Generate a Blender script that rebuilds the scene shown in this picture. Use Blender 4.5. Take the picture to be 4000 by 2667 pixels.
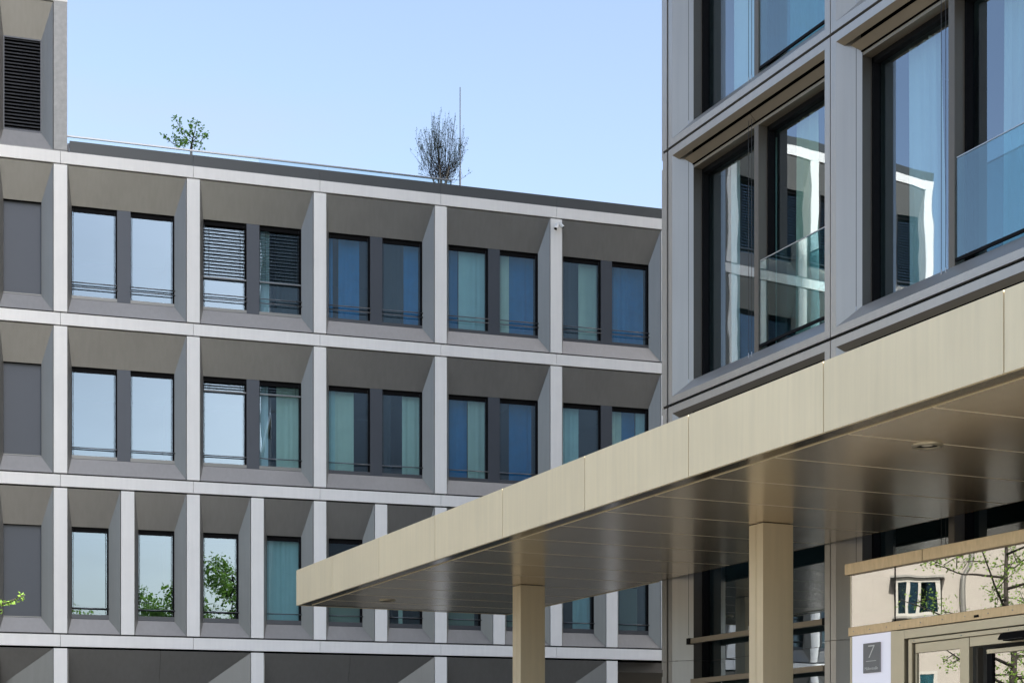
import bpy, bmesh, math, random
from mathutils import Vector, Matrix
random.seed(7)
R = math.radians
scene = bpy.context.scene
for o in list(bpy.data.objects): bpy.data.objects.remove(o)
C = scene.collection

# ------------------------------------------------------------------ camera
cam_d = bpy.data.cameras.new('camera'); cam = bpy.data.objects.new('camera', cam_d); C.objects.link(cam)
cam.location = (0, 0, 1.6); cam.rotation_euler = (R(90), 0, 0)
cam_d.sensor_fit = 'HORIZONTAL'; cam_d.sensor_width = 36.0; cam_d.lens = 36.0 * 6368 / 4000
cam_d.shift_y = (3027 - 1333.5) / 4000; cam_d.clip_start = 0.1; cam_d.clip_end = 5000
scene.camera = cam
# ------------------------------------------------------------------ sky and sun
SUN_AZ = math.atan2(0.8, -0.6)      # clockwise from +Y
SUN_EL = R(38)
w = bpy.data.worlds.new('World'); scene.world = w; w.use_nodes = True
nt = w.node_tree; bg = nt.nodes['Background']
sky = nt.nodes.new('ShaderNodeTexSky'); sky.sky_type = 'NISHITA'; sky.sun_disc = False
sky.sun_elevation = SUN_EL; sky.sun_rotation = SUN_AZ
sky.air_density = 1.0; sky.dust_density = 3.2; sky.ozone_density = 1.6
# faint high cirrus over the whole sky
wtc = nt.nodes.new('ShaderNodeTexCoord'); wmp = nt.nodes.new('ShaderNodeMapping'); wmp.inputs['Scale'].default_value = (1.2, 2.6, 6.0); wmp.inputs['Rotation'].default_value = (0, 0, .5)
wnz = nt.nodes.new('ShaderNodeTexNoise'); wnz.inputs['Scale'].default_value = 1.6; wnz.inputs['Detail'].default_value = 7; wnz.inputs['Roughness'].default_value = .62
wmr = nt.nodes.new('ShaderNodeMapRange'); wmr.inputs[1].default_value = .45; wmr.inputs[2].default_value = .85; wmr.inputs[3].default_value = .26; wmr.inputs[4].default_value = .66
whs = nt.nodes.new('ShaderNodeHueSaturation'); whs.inputs['Saturation'].default_value = .30; whs.inputs['Value'].default_value = .60
wmx = nt.nodes.new('ShaderNodeMix'); wmx.data_type = 'RGBA'
nt.links.new(wtc.outputs['Generated'], wmp.inputs[0]); nt.links.new(wmp.outputs[0], wnz.inputs['Vector']); nt.links.new(wnz.outputs[0], wmr.inputs[0]); nt.links.new(wmr.outputs[0], wmx.inputs[0])
nt.links.new(sky.outputs[0], whs.inputs['Color']); nt.links.new(sky.outputs[0], wmx.inputs[6]); nt.links.new(whs.outputs[0], wmx.inputs[7])
nt.links.new(wmx.outputs[2], bg.inputs[0]); bg.inputs[1].default_value = 0.125
sd = bpy.data.lights.new('sun', 'SUN'); sd.energy = 4.5; sd.angle = R(0.53); sd.color = (1.0, 0.95, 0.87)
so = bpy.data.objects.new('sun', sd); C.objects.link(so)
sv = Vector((math.sin(SUN_AZ) * math.cos(SUN_EL), math.cos(SUN_AZ) * math.cos(SUN_EL), math.sin(SUN_EL)))
so.rotation_euler = sv.to_track_quat('Z', 'Y').to_euler(); so.location = (40, -30, 40)
vs = scene.view_settings
vs.view_transform = 'Standard'; vs.look = 'None'; vs.gamma = 1.0; vs.exposure = 1.64; vs.use_curve_mapping = False

# ------------------------------------------------------------------ materials
M = {}
def nodes(name):
    m = bpy.data.materials.new(name); m.use_nodes = True; M[name] = m
    return m, m.node_tree, m.node_tree.nodes['Principled BSDF']
def mat(name, col, rough=0.5, metal=0.0, vary=0.06, scale=3.0, stretch=(1, 1, 1), bump=0.0, bscale=60, spec=0.5, obj_vary=0.0, mottle=0.0):
    m, t, p = nodes(name); N = t.nodes; L = t.links
    tc = N.new('ShaderNodeTexCoord'); mp = N.new('ShaderNodeMapping'); mp.inputs['Scale'].default_value = stretch
    L.new(tc.outputs['Object'], mp.inputs[0])
    nz = N.new('ShaderNodeTexNoise'); nz.inputs['Scale'].default_value = scale; nz.inputs['Detail'].default_value = 5; nz.inputs['Roughness'].default_value = .6
    L.new(mp.outputs[0], nz.inputs['Vector'])
    mr = N.new('ShaderNodeMapRange'); mr.inputs[1].default_value = .25; mr.inputs[2].default_value = .75
    mr.inputs[3].default_value = 1 - vary; mr.inputs[4].default_value = 1 + vary
    L.new(nz.outputs[0], mr.inputs[0])
    fac = mr.outputs[0]
    if mottle:      # broad uneven weathering and fine run-off streaks
        for sc_, st_, am in ((.9, (1, 1, 1), mottle), (3.2, (5, 5, .22), mottle * .8)):
            mq = N.new('ShaderNodeMapping'); mq.inputs['Scale'].default_value = st_; L.new(tc.outputs['Object'], mq.inputs[0])
            oi_ = N.new('ShaderNodeObjectInfo'); ad = N.new('ShaderNodeVectorMath'); ad.operation = 'ADD'; cb = N.new('ShaderNodeVectorMath'); cb.operation = 'SCALE'; cb.inputs[0].default_value = (17, 9, 5); L.new(oi_.outputs['Random'], cb.inputs['Scale'])
            L.new(mq.outputs[0], ad.inputs[0]); L.new(cb.outputs[0], ad.inputs[1])
            nq = N.new('ShaderNodeTexNoise'); nq.inputs['Scale'].default_value = sc_; nq.inputs['Detail'].default_value = 4; L.new(ad.outputs[0], nq.inputs['Vector'])
            rq = N.new('ShaderNodeMapRange'); rq.inputs[1].default_value = .3; rq.inputs[2].default_value = .7; rq.inputs[3].default_value = 1 - am; rq.inputs[4].default_value = 1 + am * .5; L.new(nq.outputs[0], rq.inputs[0])
            mu_ = N.new('ShaderNodeMath'); mu_.operation = 'MULTIPLY'; L.new(fac, mu_.inputs[0]); L.new(rq.outputs[0], mu_.inputs[1]); fac = mu_.outputs[0]
    if obj_vary:
        oi = N.new('ShaderNodeObjectInfo'); m2 = N.new('ShaderNodeMapRange'); m2.inputs[3].default_value = 1 - obj_vary; m2.inputs[4].default_value = 1 + obj_vary
        L.new(oi.outputs['Random'], m2.inputs[0]); mm = N.new('ShaderNodeMath'); mm.operation = 'MULTIPLY'
        L.new(fac, mm.inputs[0]); L.new(m2.outputs[0], mm.inputs[1]); fac = mm.outputs[0]
    vm = N.new('ShaderNodeVectorMath'); vm.operation = 'SCALE'; vm.inputs[0].default_value = col
    L.new(fac, vm.inputs['Scale']); L.new(vm.outputs[0], p.inputs['Base Color'])
    r2 = N.new('ShaderNodeMapRange'); r2.inputs[3].default_value = max(0, rough * .85); r2.inputs[4].default_value = min(1, rough * 1.15)
    L.new(nz.outputs[0], r2.inputs[0]); L.new(r2.outputs[0], p.inputs['Roughness'])
    p.inputs['Metallic'].default_value = metal; p.inputs['Specular IOR Level'].default_value = spec
    if bump:
        n2 = N.new('ShaderNodeTexNoise'); n2.inputs['Scale'].default_value = bscale; n2.inputs['Detail'].default_value = 4
        L.new(tc.outputs['Object'], n2.inputs['Vector']); b = N.new('ShaderNodeBump'); b.inputs['Strength'].default_value = bump; b.inputs['Distance'].default_value = .01
        L.new(n2.outputs[0], b.inputs['Height']); L.new(b.outputs[0], p.inputs['Normal'])
    return m
def glass(name, f0, tint, refl, wave=0.0, rough=0.0):
    m = bpy.data.materials.new(name); m.use_nodes = True; M[name] = m; t = m.node_tree; N = t.nodes; L = t.links
    N.remove(N['Principled BSDF']); out = N['Material Output']
    tr = N.new('ShaderNodeBsdfTransparent'); tr.inputs[0].default_value = (*tint, 1)
    gl = N.new('ShaderNodeBsdfGlossy'); gl.inputs['Color'].default_value = (*refl, 1); gl.inputs['Roughness'].default_value = rough
    lw = N.new('ShaderNodeLayerWeight'); lw.inputs[0].default_value = .5
    pw = N.new('ShaderNodeMath'); pw.operation = 'POWER'; pw.inputs[1].default_value = 4.0; L.new(lw.outputs['Facing'], pw.inputs[0])
    mr = N.new('ShaderNodeMapRange'); mr.inputs[3].default_value = f0; mr.inputs[4].default_value = 1.0; L.new(pw.outputs[0], mr.inputs[0])
    mx = N.new('ShaderNodeMixShader'); L.new(mr.outputs[0], mx.inputs[0]); L.new(tr.outputs[0], mx.inputs[1]); L.new(gl.outputs[0], mx.inputs[2])
    L.new(mx.outputs[0], out.inputs[0])
    if wave:
        tc = N.new('ShaderNodeTexCoord'); nz = N.new('ShaderNodeTexNoise'); nz.inputs['Scale'].default_value = 1.7; nz.inputs['Detail'].default_value = 1
        L.new(tc.outputs['Object'], nz.inputs['Vector']); b = N.new('ShaderNodeBump'); b.inputs['Strength'].default_value = wave; b.inputs['Distance'].default_value = .02
        L.new(nz.outputs[0], b.inputs['Height']); L.new(b.outputs[0], gl.inputs['Normal'])
    return m
mat('concrete', (.90, .885, .85), .75, 0, .02, 4, bump=.08, bscale=90, obj_vary=.025, mottle=.035)
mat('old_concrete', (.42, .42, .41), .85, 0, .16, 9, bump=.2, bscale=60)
mat('reveal_metal', (.262, .256, .24), .34, .5, .02, 2.5, stretch=(3, 3, .7), obj_vary=.03, mottle=.06)
mat('parapet_metal', (.09, .096, .098), .5, .3, .05, 2)
mat('dark_metal', (.10, .105, .115), .42, .5, .06, 3)
mat('blank_panel', (.075, .084, .10), .42, .35, .06, 1.2)
mat('frame_black', (.006, .006, .007), .7, 0, .1, 3, spec=.12)
mat('joint_black', (.004, .004, .004), 1.0, 0, .1, 3, spec=.0)
mat('flashing', (.26, .26, .25), .45, .6, .05, 3)
mat('bar_metal', (.16, .17, .18), .35, .8, .05, 3)
mat('rail_steel', (.42, .43, .44), .3, .9, .05, 3)
mat('champagne', (.41, .39, .36), .34, .6, .03, 2.0, stretch=(4, 4, .5), obj_vary=.02, mottle=.05)
mat('bronze', (.25, .21, .155), .42, .6, .05, 3)
mat('mullion_bronze', (.16, .142, .118), .42, .5, .05, 3)
mat('dark_bronze', (.12, .11, .095), .42, .5, .06, 3)
mat('fascia', (.83, .715, .49), .45, .15, .025, 5.0, stretch=(6, 6, .35), obj_vary=.025, mottle=.06)
mat('soffit', (.74, .64, .49), .22, .72, .012, 1.2, obj_vary=.025)
mat('soffit_line', (.92, .82, .63), .6, 0, .03, 3)
mat('lip', (.15, .115, .07), .15, .7, .06, 3)
mat('column', (.80, .67, .46), .38, .2, .02, 3, stretch=(4, 4, .4), mottle=.05)
mat('brass', (.52, .40, .25), .34, .7, .16, 7, stretch=(4, 4, 1))
mat('door_metal', (.50, .45, .34), .36, .7, .05, 4)
mat('slat', (.009, .009, .010), .7, 0, .1, 3, spec=.15)
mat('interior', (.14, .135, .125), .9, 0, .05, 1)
mat('interior_floor', (.16, .14, .12), .8, 0, .1, 1)
mat('lit_room_panel', (.80, .76, .55), .9, 0, .03, 1)  # pale base colour stands for the light in the rooms
mat('curtain_pale', (.84, .82, .64), .9, 0, .05, 4)
mat('curtain_white', (.82, .84, .84), .9, 0, .04, 4)
mat('curtain_mirror_blue', (.015, .24, .52), .9, 0, .12, 4)  # blue of the reflecting panes put into the cloth colour
mat('curtain_grey', (.035, .035, .035), .9, 0, .1, 4)
mat('curtain_teal', (.66, .78, .72), .9, 0, .05, 4)
mat('paving', (.135, .125, .105), .85, 0, .12, .7, bump=.2, bscale=20)
mat('pink_render', (.37, .35, .335), .9, 0, .05, 2, bump=.2, bscale=40)
mat('house_white', (.42, .42, .41), .7, 0, .04, 2)
mat('drain_metal', (.3, .3, .3), .4, .6, .1, 2)
mat('bark', (.035, .03, .027), .9, 0, .25, 12, bump=.4, bscale=40)
mat('bark_light', (.20, .18, .15), .9, 0, .25, 12, bump=.4, bscale=40)
mat('white_plastic', (.78, .78, .75), .4, 0, .03, 3)
mat('sign_grey', (.24, .24, .245), .5, .2, .05, 3)
mat('sign_white', (.8, .8, .78), .6, 0, .03, 3)
mat('roof_gravel', (.25, .24, .23), .95, 0, .2, 8)
mat('wire', (.05, .05, .05), .5, .5, .05, 3)
def leafmat(name, c1, c2):
    m, t, p = nodes(name); N = t.nodes; L = t.links
    nz = N.new('ShaderNodeTexNoise'); nz.inputs['Scale'].default_value = 9; tc = N.new('ShaderNodeTexCoord'); L.new(tc.outputs['Object'], nz.inputs['Vector'])
    mr = N.new('ShaderNodeMapRange'); mr.inputs[1].default_value = .35; mr.inputs[2].default_value = .65; L.new(nz.outputs[0], mr.inputs[0])
    mx = N.new('ShaderNodeMix'); mx.data_type = 'RGBA'; mx.inputs[6].default_value = (*c1, 1); mx.inputs[7].default_value = (*c2, 1)
    L.new(mr.outputs[0], mx.inputs[0]); L.new(mx.outputs[2], p.inputs['Base Color']); p.inputs['Roughness'].default_value = .55
    tl = N.new('ShaderNodeBsdfTranslucent'); L.new(mx.outputs[2], tl.inputs[0]); ms = N.new('ShaderNodeMixShader'); ms.inputs[0].default_value = .35
    L.new(p.outputs[0], ms.inputs[1]); L.new(tl.outputs[0], ms.inputs[2]); L.new(ms.outputs[0], N['Material Output'].inputs[0])
leafmat('leaf', (.10, .24, .02), (.20, .40, .04))
leafmat('leaf_dark', (.035, .075, .035), (.06, .12, .045))
leafmat('leaf_fresh', (.16, .30, .04), (.27, .42, .08))
glass('office_glass', .24, (.60, .82, .88), (.66, .84, 1.0), .06)
glass('tower_glass', .26, (.55, .74, .76), (.80, .90, 1.0), .035)
glass('rail_glass', .03, (.90, .95, .95), (.85, .9, .9))
glass('balustrade_glass', .10, (.62, .78, .80), (.85, .95, 1.0))
glass('vestibule_glass', .32, (.35, .42, .38), (.98, .95, .90), .03)
glass('bulb_glass', .12, (.9, .92, .92), (1, 1, 1))
def emis(name, col, st):
    m, t, p = nodes(name); p.inputs['Base Color'].default_value = (*col, 1); p.inputs['Emission Color'].default_value = (*col, 1); p.inputs['Emission Strength'].default_value = st
emis('lightbox', (.78, .78, .88), .14)
emis('lamp_lens', (.5, .45, .35), .05)

# ------------------------------------------------------------------ mesh helpers
class MB:
    def __init__(s): s.v = []; s.f = []
    def box(s, x0, x1, y0, y1, z0, z1):
        b = len(s.v)
        for z in (z0, z1):
            for x, y in ((x0, y0), (x1, y0), (x1, y1), (x0, y1)): s.v.append((x, y, z))
        s.f += [tuple(b + i for i in q) for q in ((0, 3, 2, 1), (4, 5, 6, 7), (0, 1, 5, 4), (1, 2, 6, 5), (2, 3, 7, 6), (3, 0, 4, 7))]
        return s
    def slab(s, pts, t):
        P = [Vector(p) for p in pts]; n = (P[1] - P[0]).cross(P[2] - P[0]).normalized() * t
        b = len(s.v); k = len(P); s.v += [tuple(p) for p in P] + [tuple(p + n) for p in P]
        s.f.append(tuple(b + i for i in range(k))[::-1]); s.f.append(tuple(b + k + i for i in range(k)))
        for i in range(k):
            j = (i + 1) % k; s.f.append((b + i, b + j, b + k + j, b + k + i))
        return s
    def quad(s, *pts):
        b = len(s.v); s.v += [tuple(p) for p in pts]; s.f.append(tuple(range(b, b + len(pts)))); return s
    def tube(s, pts, radii, n=6, cap=True):
        if not isinstance(radii, (list, tuple)): radii = [radii] * len(pts)
        P = [Vector(p) for p in pts]; b = len(s.v)
        for i, p in enumerate(P):
            t = (P[min(i + 1, len(P) - 1)] - P[max(i - 1, 0)]); t = t.normalized() if t.length > 1e-9 else Vector((0, 0, 1))
            u = t.cross(Vector((0, 0, 1)) if abs(t.z) < .9 else Vector((1, 0, 0))).normalized(); q = t.cross(u)
            for k in range(n):
                a = 2 * math.pi * k / n; s.v.append(tuple(p + (u * math.cos(a) + q * math.sin(a)) * radii[i]))
        for i in range(len(P) - 1):
            for k in range(n):
                k2 = (k + 1) % n; s.f.append((b + i * n + k, b + i * n + k2, b + (i + 1) * n + k2, b + (i + 1) * n + k))
        if cap:
            s.f.append(tuple(b + k for k in range(n))[::-1]); s.f.append(tuple(b + (len(P) - 1) * n + k for k in range(n)))
        return s
    def lathe(s, prof, n=24, c=(0, 0, 0)):
        b = len(s.v)
        for r, z in prof:
            for k in range(n):
                a = 2 * math.pi * k / n; s.v.append((c[0] + r * math.cos(a), c[1] + r * math.sin(a), c[2] + z))
        for i in range(len(prof) - 1):
            for k in range(n):
                k2 = (k + 1) % n; s.f.append((b + i * n + k, b + i * n + k2, b + (i + 1) * n + k2, b + (i + 1) * n + k))
        return s
    def leaf(s, p, size, rng=random):
        d = Vector((rng.gauss(0, 1), rng.gauss(0, 1), rng.gauss(0, .7))).normalized(); e = d.cross(Vector((rng.gauss(0, 1), rng.gauss(0, 1), rng.gauss(0, 1)))).normalized()
        p = Vector(p); n = d.cross(e) * size * .18
        s.quad(p, p + d * size * .5 + e * size * .3 + n, p + d * size, p + d * size * .5 - e * size * .3 + n)
    def mesh(s, name, m, smooth=False):
        me = bpy.data.meshes.new(name); me.from_pydata(s.v, [], s.f); me.materials.append(M[m])
        if smooth: me.polygons.foreach_set('use_smooth', [True] * len(me.polygons))
        me.update(); return me
def add(name, mb, m, parent=None, loc=(0, 0, 0), smooth=False, bevel=0.0):
    me = mb.mesh(name, m, smooth) if isinstance(mb, MB) else mb
    o = bpy.data.objects.new(name, me); C.objects.link(o); o.parent = parent; o.location = loc
    if bevel:
        b = o.modifiers.new('bevel', 'BEVEL'); b.width = bevel; b.segments = 2; b.limit_method = 'ANGLE'
    return o
def tag(o, label, cat, group=None):
    o['label'] = label; o['category'] = cat
    if group: o['group'] = group
    return o
def thing(name, label, cat, loc=(0, 0, 0), rz=0.0, group=None):
    o = bpy.data.objects.new(name, None); C.objects.link(o); o.location = loc; o.rotation_euler = (0, 0, rz); o.empty_display_size = .3
    return tag(o, label, cat, group)
def part(name, parent, loc=(0, 0, 0)):
    o = bpy.data.objects.new(name, None); C.objects.link(o); o.parent = parent; o.location = loc; o.empty_display_size = .1
    return o
def struct(o): o['kind'] = 'structure'; return o
def curtain(x0, x1, y, z0, z1, folds=9, amp=.03, seed=0, sway=0.0):
    rng = random.Random(seed); mb = MB(); n = max(12, int(folds * 6)); m = 6
    ph = rng.random() * 6; rows = []
    for j in range(m + 1):
        tz = j / m; z = z0 + (z1 - z0) * tz; row = []
        for i in range(n + 1):
            u = i / n; a = amp * (.7 + .3 * (1 - tz))
            yy = y + a * math.sin(ph + u * folds * 2 * math.pi + 1.9 * math.sin(u * 5.3 + ph)) * (.55 + .45 * math.sin(u * 7 + 2 * ph)) + a * .5 * math.sin(u * folds * 3.7 + tz + ph)
            row.append(len(mb.v)); mb.v.append((x0 + (x1 - x0) * u + sway * (1 - tz) * (u if sway > 0 else 1 - u), yy, z))
        rows.append(row)
    for j in range(m):
        for i in range(n): mb.f.append((rows[j][i], rows[j][i + 1], rows[j + 1][i + 1], rows[j + 1][i]))
    return mb

# ================================================================== ground
g = add('ground', MB().quad((-400, -400, 0), (400, -400, 0), (400, 400, 0), (-400, 400, 0)), 'paving'); struct(g)

# ================================================================== left office building
LROT = R(17.7552); LORG = (-9.6763, 34.4201, 0)
PITCH = 2.776; HALF = PITCH / 2; PW = .275
B0, B1, B2, B3, B4 = 17.95, 14.535, 11.122, 7.711, 4.33
BH = .247
left = thing('office_building', 'long pale office building with splayed grey metal window bays, behind the canopy', 'building', LORG, LROT)
D1 = .2                       # depth of the window plane behind the facade face
# row data: (outer bottom, outer top, inner bottom, inner top, sill strip height, rail heights)
ROWS = {0: (14.80, B0 - .03, 15.183, 17.165, .03, ()),
        1: (B2 + BH + .035, B1 - .03, 11.748, 13.728, .075, (12.10, 12.005)),
        2: (B3 + BH + .035, B2 - .03, 8.344, 10.309, .08, (8.585,)),
        3: (B4 + BH + .035, B3 - .035, 4.936, 6.897, .10, (5.17,))}
PANE_CACHE = {}
def bay(parent, s0, width, row, kind, curtains=(), seed=0):
    """one splayed bay; s0 = right edge of its left pilaster; kind: 'two', 'one', 'blank', 'louvre'"""
    zb, zt, ib, it, ss, rails = ROWS[row]
    W = width; xl, xr = .10, W - .245; g_ = .016
    b = part('facade_bay', parent, (s0, 0, 0))
    A = [(g_, .02, zb), (W - g_, .02, zb), (W - g_, .02, zt), (g_, .02, zt)]
    I = [(xl, D1, ib), (xr, D1, ib), (xr, D1, it), (xl, D1, it)]
    for i in range(4):
        j = (i + 1) % 4
        add('reveal_panel', MB().slab([A[j], A[i], I[i], I[j]], .015), 'reveal_metal', b)
    dw = .10
    if kind == 'blank':
        add('blank_panel', MB().box(xl - .02, xr + .02, D1 + .11, D1 + .14, ib, it), 'blank_panel', b)
        add('sill_strip', MB().box(xl, xr, D1 + .005, D1 + .05, ib + .008, ib + .03), 'flashing', b)
        fr = MB(); fr.box(xl - .02, xr + .02, D1 + .004, D1 + .11, it, it + .02); fr.box(xl - .02, xl, D1 + .004, D1 + .11, ib, it); fr.box(xr, xr + .02, D1 + .004, D1 + .11, ib, it); fr.box(xl, xr, D1 + .004, D1 + .11, ib - .02, ib)
        add('frame', fr, 'frame_black', b); return b
    if kind == 'louvre':
        fr = MB(); fr.box(xl, xl + .02, D1, D1 + .06, ib, it); fr.box(xr - .02, xr, D1, D1 + .06, ib, it); fr.box(xl + .02, xr - .02, D1, D1 + .06, it - .03, it); fr.box(xl + .02, xr - .02, D1, D1 + .06, ib, ib + .04)
        add('frame', fr, 'dark_metal', b)
        add('backing', MB().box(xl, xr, D1 + .10, D1 + .12, ib, it), 'joint_black', b)
        n = 27; me = None
        for k in range(n):
            z = ib + .06 + (it - ib - .11) * k / (n - 1)
            if me is None: me = MB().slab([(xl + .02, D1 + .012, 0), (xr - .02, D1 + .012, 0), (xr - .02, D1 + .05, .042), (xl + .02, D1 + .05, .042)], .004).mesh('louvre_slat', 'dark_metal')
            add('louvre_slat', me, '', b, (0, 0, z - .02))
        return b
    wins = [(xl, xr)] if kind == 'one' else [(xl, 1.045), (1.325, xr)]
    if kind == 'two':
        add('mullion_panel', MB().box(1.045, 1.325, D1 + .002, D1 + .05, ib + .006, it - .002), 'blank_panel', b)
    for wi, (a, c) in enumerate(wins):
        fr = MB()
        fr.box(a, c, D1 + .03, D1 + .12, it - .015, it + .03); fr.box(a + .03, c - .03, D1 + .06, D1 + .12, it - dw, it - .015)
        fr.box(a - .015, a + .012, D1 + .03, D1 + .12, ib, it - .015); fr.box(c - .03, c + .015, D1 + .03, D1 + .12, ib, it - .015)
        fr.box(a, c, D1 + .06, D1 + .12, ib, ib + ss); fr.box(a, c, D1 + .004, D1 + .03, ib - .018, ib)
        add('window_frame', fr, 'frame_black', b)
        add('glass_pane', MB().quad((a + .01, D1 + .09, ib + ss), (c - .03, D1 + .09, ib + ss), (c - .03, D1 + .09, it - dw), (a + .01, D1 + .09, it - dw)), 'office_glass', b)
        add('sill_strip', MB().box(a, c, D1 + .005, D1 + .058, ib + .008, ib + ss), 'dark_metal' if (s0 > 4 or row == 3) else 'flashing', b)
        for x in (a + .035, c - .055):
            add('guide_wire', MB().tube([(x, D1 + .03, ib + ss), (x, D1 + .03, it - .05)], .0035, 4), 'wire', b)
        for z in rails:
            add('guard_rail', MB().tube([(a - .01, D1 - .01, z), (c + .01, D1 - .01, z)], .013, 8), 'bar_metal', b, smooth=True)
        for ci, (wn, f0, f1, m) in enumerate(curtains):
            if wn != wi: continue
            gx0, gx1 = a + .0, c - .02; x0 = gx0 + (gx1 - gx0) * f0; x1 = gx0 + (gx1 - gx0) * f1
            yy = D1 + (.22 if m in ('curtain_pale', 'curtain_teal', 'curtain_white') else .30)
            add('curtain', curtain(x0, x1, yy, ib - .05, it + .02, max(2, 6.3 * (f1 - f0)), .011, seed * 7 + ci), m, b, smooth=True)
    return b
SLAT = None
def blind(b, a, c, zt, zb):
    """venetian blind hung in front of the glass of bay b"""
    y = D1 + .03; n = max(3, int((zt - zb) / .073))
    me = MB().slab([(a + .012, y - .032, -.007), (c - .012, y - .032, -.007), (c - .012, y + .032, .007), (a + .012, y + .032, .007)], .003).mesh('blind_slat', 'slat')
    for k in range(n): add('blind_slat', me, '', b, (0, 0, zt - .02 - k * (zt - zb - .03) / n))
    add('blind_bottom_rail', MB().box(a + .012, c - .008, y - .03, y + .03, zb - .03, zb), 'bar_metal', b)
    for x in (a + .13, c - .13):
        add('ladder_cord', MB().tube([(x, y - .022, zt), (x, y - .022, zb - .01)], .003, 4), 'slat', b)
# pilasters
pil = {}
def pilaster(parent, s, z0, z1, m='concrete'):
    key = (round(z1 - z0, 3), m)
    if key not in pil: pil[key] = MB().box(0, PW, 0, .10, 0, z1 - z0).mesh('pilaster', m)
    return add('pilaster', pil[key], '', parent, (s, 0, z0))
bk = MB()
NF = 5                                                      # full bays in view
NLH = 9                                                     # half bays left of pilaster 0 (mostly out of frame, mirrored in the tower)
S_LEFT = -NLH * HALF
for row, (lo, hi) in ((1, (B2 + BH + .035, B1 - .03)), (2, (B3 + BH + .035, B2 - .03))):
    for k in range(NF + 1): pilaster(left, k * PITCH, lo, hi)
    for k in range(1, NLH + 1): pilaster(left, -k * HALF, lo, hi)
for k in range(-NLH, 2 * NF + 1): pilaster(left, k * HALF, B4 + BH + .035, B3 - .035)
for k in (0, 3, 6, 9): pilaster(left, k * HALF, 0.0, B4 - .04)
for k in (-3, -6, -9): pilaster(left, k * HALF, 0.0, B4 - .04)
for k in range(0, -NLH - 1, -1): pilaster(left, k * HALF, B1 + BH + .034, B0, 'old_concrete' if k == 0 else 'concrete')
# bands, joint over the middle of each pilaster
band_me = {}
def band(parent, s0, s1, z):
    key = round(s1 - s0, 3)
    if key not in band_me: band_me[key] = MB().box(0, s1 - s0, -.004, .11, 0, BH).mesh('band_panel', 'concrete')
    add('band_panel', band_me[key], '', parent, (s0, 0, z))
S_R = NF * PITCH + .137
for z in (B1, B2, B3, B4):
    s = S_LEFT + .137
    for k in range(-NLH, 0): band(left, k * HALF + .141 if k > -NLH else S_LEFT, (k + 1) * HALF + .133, z)
    for k in range(NF): band(left, .141 + k * PITCH, .133 + (k + 1) * PITCH, z)
    for k in range(-1, NF):
        a = S_LEFT if k < 0 else .139 + k * PITCH; c = .135 + (k + 1) * PITCH
        if z != B1: add('flashing', MB().slab([(a, .002, z + BH + .004), (c, .002, z + BH + .004), (c, .11, z + BH + .022), (a, .11, z + BH + .022)], .004), 'flashing', left)
add('flashing', MB().box(S_LEFT, .28, .0, .11, B1 + BH + .002, B1 + BH + .022), 'flashing', left)
for k in range(-NLH, 0): band(left, k * HALF + .141 if k > -NLH else S_LEFT, (k + 1) * HALF + (.133 if k < -1 else .28), B0)
add('parapet_panel', MB().box(S_LEFT + .01, .27, .012, .3, B0 + BH + .001, B0 + BH + .25), 'parapet_metal', left)
# dark backing behind the open joints
for k in range(-NLH, 2 * NF + 1):
    s = k * HALF
    if s >= 0: bk.box(s - .03, s + PW + .03, .101, .19, 0 if k % 3 == 0 else B4, B1 if k % 2 == 0 else B3)
    else: bk.box(s - .03, s + PW + .03, .101, .19, 0, B0)
for z in (B1, B2, B3, B4): bk.box(S_LEFT, S_R, .112, .19, z - .05, z + BH + .06)
bk.box(S_LEFT, .28, .112, .19, B0 - .05, B0 + BH); bk.box(-.03, .27, .101, .19, B1, B0)
add('joint_backing', bk, 'joint_black', left)
# bays
bays = {}
CUR = {(1, 1): [(1, 0, .28, 'curtain_white'), (1, .45, .98, 'curtain_grey')],
       (1, 2): [(1, 0, .25, 'curtain_white'), (1, .45, 1, 'curtain_pale')],
       (2, 1): [(0, 0, .16, 'curtain_mirror_blue'), (0, .3, .82, 'curtain_mirror_blue'), (1, .1, .62, 'curtain_grey'), (1, .62, 1, 'curtain_mirror_blue')],
       (2, 2): [(0, 0, .2, 'curtain_teal'), (0, .2, .66, 'curtain_pale'), (1, .56, 1, 'curtain_pale'), (1, .0, .3, 'curtain_grey')],
       (3, 1): [(0, 0, .32, 'curtain_mirror_blue'), (0, .32, 1, 'curtain_teal'), (1, 0, .32, 'curtain_pale'), (1, .32, 1, 'curtain_mirror_blue')],
       (3, 2): [(0, 0, .56, 'curtain_mirror_blue'), (0, .56, 1, 'curtain_pale'), (1, .35, .95, 'curtain_mirror_blue')],
       (4, 1): [(0, .5, 1, 'curtain_pale'), (0, 0, .5, 'curtain_grey'), (1, 0, 1, 'curtain_mirror_blue')],
       (4, 2): [(0, 0, .5, 'curtain_teal'), (1, 0, .35, 'curtain_pale'), (1, .35, .75, 'curtain_mirror_blue'), (1, .75, 1, 'curtain_teal')]}
for k in range(NF):
    for row in (1, 2):
        bays[k, row] = bay(left, k * PITCH + PW, PITCH - PW, row, 'two', CUR.get((k, row), ()), k * 3 + row)
        _, _, ib, it, ss, _ = ROWS[row]
        if k == 1:
            zb = 12.49 if row == 1 else 10.02
            for (a, c) in ((.10, 1.045), (1.325, PITCH - PW - .245)): blind(bays[k, row], a, c, it - .09, zb)
C3 = {3: [(0, 0, 1, 'curtain_teal')], 8: [(0, .42, 1, 'curtain_teal')], 5: [(0, 0, .2, 'curtain_grey'), (0, .35, .48, 'curtain_pale')]}
for k in range(2 * NF): bay(left, k * HALF + PW, HALF - PW, 3, 'one', C3.get(k, ()), 40 + k)
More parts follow.
